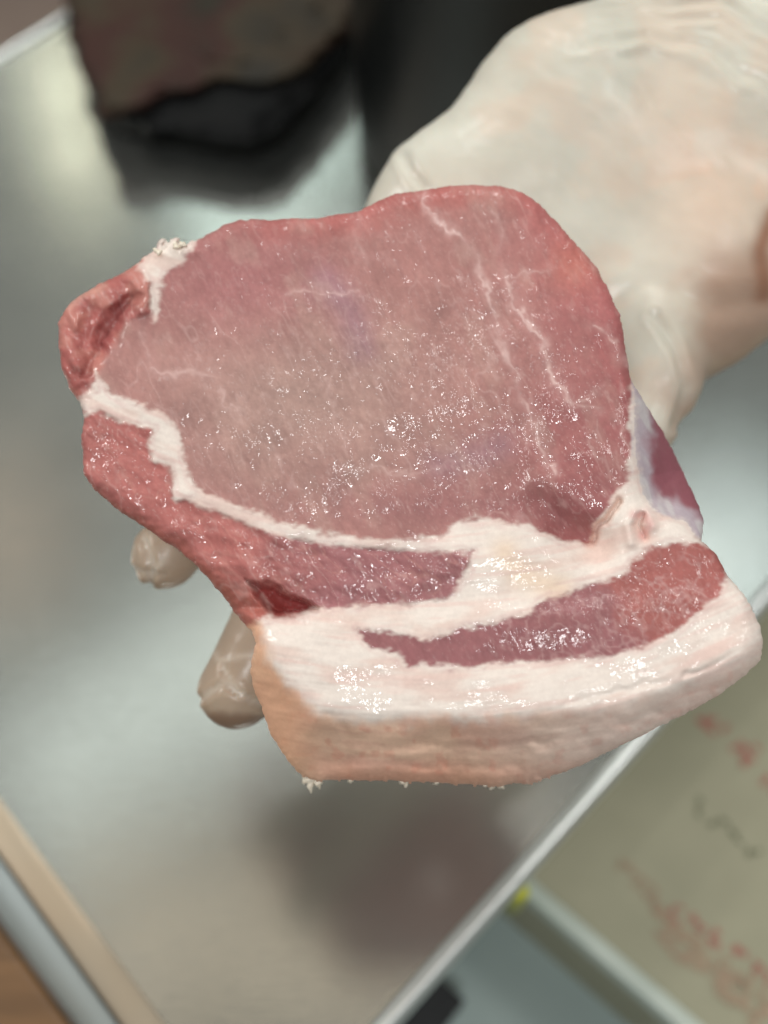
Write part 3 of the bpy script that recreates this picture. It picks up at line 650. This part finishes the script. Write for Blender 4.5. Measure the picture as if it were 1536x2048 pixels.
# ------------------------------------------------------------------ the gloved hand (one continuous surface)
def cs(px, py, dep):               # camera-space point
    return np.array([(px-768)/F_PX*dep, (1024-py)/F_PX*dep, -dep])
hs = .00115
ox, oy, oz = -.078, -.072, -.385; nx, ny, nz_ = int(.235/hs), int(.262/hs), int(.115/hs)
gx3 = (ox+np.arange(nx)*hs).astype(np.float32)[:, None, None]; gy3 = (oy+np.arange(ny)*hs).astype(np.float32)[None, :, None]; gz3 = (oz+np.arange(nz_)*hs).astype(np.float32)[None, None, :]
Fd = np.full((nx, ny, nz_), .03, np.float32)
def cone(a, b, r1, r2, k=.006, flat=1.0):
    """round cone, smoothly joined to what is there"""
    a = cs(*a) if len(a) == 3 else a; b = cs(*b)
    m = max(r1, r2)*max(1, 1)+.03
    lo = np.minimum(a, b)-m; hi = np.maximum(a, b)+m
    i0, j0, k0 = [max(0, int((l-o_)/hs)) for l, o_ in zip(lo, (ox, oy, oz))]
    i1, j1, k1_ = [min(n_, int((l-o_)/hs)+1) for l, o_, n_ in zip(hi, (ox, oy, oz), (nx, ny, nz_))]
    if i1 <= i0 or j1 <= j0 or k1_ <= k0: return
    x = gx3[i0:i1]; y = gy3[:, j0:j1]; z = gz3[:, :, k0:k1_]; d = b-a; L2 = float(d@d)+1e-12
    t = np.clip(((x-a[0])*d[0]+(y-a[1])*d[1]+(z-a[2])*d[2])/L2, 0, 1)
    ex = x-a[0]-t*d[0]; ey = y-a[1]-t*d[1]; ez = (z-a[2]-t*d[2])/flat
    s = np.sqrt(ex*ex+ey*ey+ez*ez)-(r1+(r2-r1)*t)
    o_ = Fd[i0:i1, j0:j1, k0:k1_]; hh = np.clip(k-np.abs(o_-s), 0, None)/k
    Fd[i0:i1, j0:j1, k0:k1_] = np.minimum(o_, s)-hh*hh*k*.25
# palm: little-finger side, middle, thumb side
cone((1330,90,.345), (1135,225,.335), .023, .0275, .01, .8)
cone((1135,225,.335), (905,420,.326), .0275, .0215, .012, .8)
cone((905,420,.326), (745,590,.322), .0215, .016, .012, .8)
cone((1180,380,.336), (1000,520,.330), .024, .022, .02, .8)
cone((1380,280,.342), (1250,480,.336), .028, .024, .02, .8)
cone((1450,300,.345), (1120,560,.334), .030, .024, .016, .75)
cone((1120,560,.334), (850,800,.320), .024, .018, .014, .8)
cone((1520,470,.345), (1390,560,.336), .028, .026, .016, .85)
cone((1390,560,.336), (1290,720,.322), .026, .0165, .014, .9)
cone((1300,560,.338), (1080,760,.330), .026, .018, .016, .8)
# wrist and forearm to beyond the frame
cone((1480,180,.350), (1640,20,.352), .037, .036, .02, .75)
cone((1560,330,.350), (1720,160,.352), .034, .034, .02, .75)
cone((1640,20,.352), (1880,-260,.352), .036, .038, .02, .8)
# thumb: down the right side, tip tucked behind the meat
cone((1305,660,.322), (1312,760,.312), .0135, .0118, .010)
cone((1312,760,.312), (1270,860,.308), .0118, .0105, .005)
cone((1270,860,.308), (1200,930,.305), .0105, .0090, .004)
# four fingers, knuckle by knuckle, curling up at the tips
def finger(pts, rad):
    for i in range(len(pts)-1):
        cone(pts[i], pts[i+1], rad[i], rad[i+1], .007 if i == 0 else .003)
finger([(960,760,.322),(760,1010,.312),(560,1215,.302),(472,1380,.297)], [.0135,.0122,.0116,.0108])
finger([(830,700,.322),(600,880,.318),(420,1010,.310),(330,1112,.304)], [.0130,.0116,.0104,.0096])
finger([(780,640,.324),(560,790,.320),(400,900,.314),(320,960,.308)], [.0122,.0104,.0092,.0082])
finger([(760,600,.324),(600,690,.320),(480,770,.314),(400,830,.310)], [.0110,.0092,.0082,.0074])
def surface_nets(F, o, hh):
    s = F < 0; nx, ny, nz = F.shape
    acc = np.zeros((nx-1, ny-1, nz-1, 3), np.float32); cnt = np.zeros((nx-1, ny-1, nz-1), np.float32)
    for ax in range(3):
        sl0 = [slice(None)]*3; sl1 = [slice(None)]*3; sl0[ax] = slice(0, -1); sl1[ax] = slice(1, None)
        f0 = F[tuple(sl0)]; f1 = F[tuple(sl1)]; ch = (f0 < 0) != (f1 < 0)
        tt = np.where(ch, f0/(f0-f1+1e-20), 0)
        oth = [a for a in range(3) if a != ax]
        for u in (0, 1):
            for v in (0, 1):
                sl = [None]*3; sl[ax] = slice(None); sl[oth[0]] = slice(u, F.shape[oth[0]]-1+u); sl[oth[1]] = slice(v, F.shape[oth[1]]-1+v)
                c = ch[tuple(sl)]; cnt += c; acc[..., ax] += np.where(c, tt[tuple(sl)], 0); acc[..., oth[0]] += c*u; acc[..., oth[1]] += c*v
    act = cnt > 0; id_ = -np.ones(act.shape, int); id_[act] = np.arange(act.sum())
    ijk = np.stack(np.where(act), 1); V = (ijk+acc[act]/cnt[act][:, None])*hh+np.array(o)
    Q = []
    for ax in range(3):
        sl0 = [slice(1, -1)]*3; sl1 = [slice(1, -1)]*3; sl0[ax] = slice(0, -1); sl1[ax] = slice(1, None)
        a0 = s[tuple(sl0)]; a1 = s[tuple(sl1)]; w_ = np.stack(np.where(a0 != a1), 1)
        if len(w_) == 0: continue
        flip = a0[tuple(w_.T)]; p = w_.copy(); oth = [(ax+1) % 3, (ax+2) % 3]
        for a in oth: p[:, a] += 1
        def cell(u, v):
            c = p.copy(); c[:, oth[0]] -= u; c[:, oth[1]] -= v; return id_[c[:, 0], c[:, 1], c[:, 2]]
        q_ = np.stack([cell(1, 1), cell(0, 1), cell(0, 0), cell(1, 0)], 1); q_[~flip] = q_[~flip][:, ::-1]; Q.append(q_)
    return V, np.concatenate(Q)
HV, HF = surface_nets(Fd, (ox, oy, oz), hs)
# relax, then wrinkle along normals
def adj_smooth(V, F, it):
    e = np.concatenate([F[:, [0, 1]], F[:, [1, 2]], F[:, [2, 3]], F[:, [3, 0]]]); deg = np.bincount(e.ravel(), minlength=len(V))[:, None]
    for _ in range(it):
        s = np.zeros_like(V)
        for k in range(3): s[:, k] = np.bincount(e[:, 0], V[e[:, 1], k], len(V))+np.bincount(e[:, 1], V[e[:, 0], k], len(V))
        V = V*.4+.6*s/deg
    return V
HV = adj_smooth(HV, HF, 3)
fn = np.cross(HV[HF[:, 2]]-HV[HF[:, 0]], HV[HF[:, 3]]-HV[HF[:, 1]]); HN = np.zeros_like(HV)
for k in range(4): np.add.at(HN, HF[:, k], fn)
HN /= np.linalg.norm(HN, axis=1)[:, None]+1e-12
hx = HV[:, 0]/-HV[:, 2]*F_PX+768; hy = 1024-HV[:, 1]/-HV[:, 2]*F_PX
disp = .0004*fbm(hx, hy, 150, 3, 170)+.00005*fbm(hx, hy, 40, 2, 174, rot=.7, an=2)
disp += .00010*np.clip(1-np.abs(fbm(hx, hy, 120, 2, 242, rot=.9, an=1.8))*9, 0, 1)+.00022*sstep(330, 120, hy)*fbm(hx, hy, 16, 2, 244, rot=.35, an=5)
def crease(pts, dep, wd, ridge=.5, wob=10):
    d = seg_dist(hx+fbm(hx, hy, 90, 2, 178)*wob, hy+fbm(hx, hy, 90, 2, 180)*wob, pts); return -dep*np.exp(-(d/wd)**2)+dep*ridge*np.exp(-((d-2*wd)/wd)**2)
# gathers of the cuff at the wrist
for i in range(9):
    k_ = -14+i*13+rs.uniform(-3, 3); cv_ = rs.uniform(-10, 10)
    disp += crease([(1090+i*3,96-k_*.7),(1190,72-k_*.9),(1300,62-k_*1.1+cv_),(1430,88-k_*1.5+cv_),(1570,176-k_*2.0)], rs.uniform(.0005, .0013), rs.uniform(9, 14), .6, 16)*sstep(1130, 1290, hx+hy*.3)
disp += crease([(1310,640),(1350,700),(1372,770),(1352,850)], .0009, 10)
disp += crease([(1190,640),(1300,560),(1420,610),(1540,600)], .0007, 22)
disp += crease([(810,310),(830,350),(850,380)], .0008, 9)+crease([(400,1400),(450,1370),(500,1400),(560,1430)], .0007, 7)+crease([(450,1330),(480,1390)], .0005, 6)
disp += crease([(290,1075),(305,1130),(300,1180)], .0009, 7)+crease([(265,1130),(330,1150)], .0005, 6)
HV = HV+HN*disp[:, None]
# glove tint: skin through the thin film, with some shading painted in
hc = C(212, 208, 194)*np.ones((len(HV), 3))
def mixh(A_, c, t): return A_*(1-t[:, None])+c*t[:, None]
hc = mixh(hc, C(226, 196, 174), np.clip(.75*np.exp(-(((hx-1430)/130)**2+((hy-400)/170)**2))+.35*sstep(0, .5, fbm(hx, hy, 110, 3, 184)), 0, 1))
hc = mixh(hc, C(178, 140, 118), sstep(1380, 1500, hx+hy*.15-40+fbm(hx, hy, 60, 2, 186)*40)*sstep(430, 560, hy)*.8)  # browner lower right: shading painted into the glove colour
hc = mixh(hc, C(160, 116, 92), np.exp(-seg_dist(hx, hy, [(1545,430),(1520,500),(1530,590)])**2/20**2))
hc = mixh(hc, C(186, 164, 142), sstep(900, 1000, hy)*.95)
hc = mixh(hc, C(140, 112, 92), sstep(1418, 1432, hy-(hx-430)*.05+fbm(hx, hy, 30, 2, 188)*6)*.85)  # brown fingertip end, with the finger's shadow side painted in
for pts in ([(400,1395),(450,1365),(500,1400),(560,1420)], [(445,1330),(480,1392)], [(290,1075),(303,1130),(296,1175)], [(262,1130),(300,1150),(330,1120)], [(410,1290),(440,1320),(500,1310)]):
    hc = mixh(hc, C(226, 214, 198), .55*np.exp(-seg_dist(hx+fbm(hx, hy, 20, 2, 236)*6, hy, pts)**2/6**2))
hc = hc*(1+.05*fbm(hx, hy, 26, 3, 190, rot=.6, an=2)[:, None])
HW = HV @ CRn.T+CAMn
PR = thing('person', 'hand in a thin white translucent glove holding the pork chop from behind', 'hand', HW.mean(0))
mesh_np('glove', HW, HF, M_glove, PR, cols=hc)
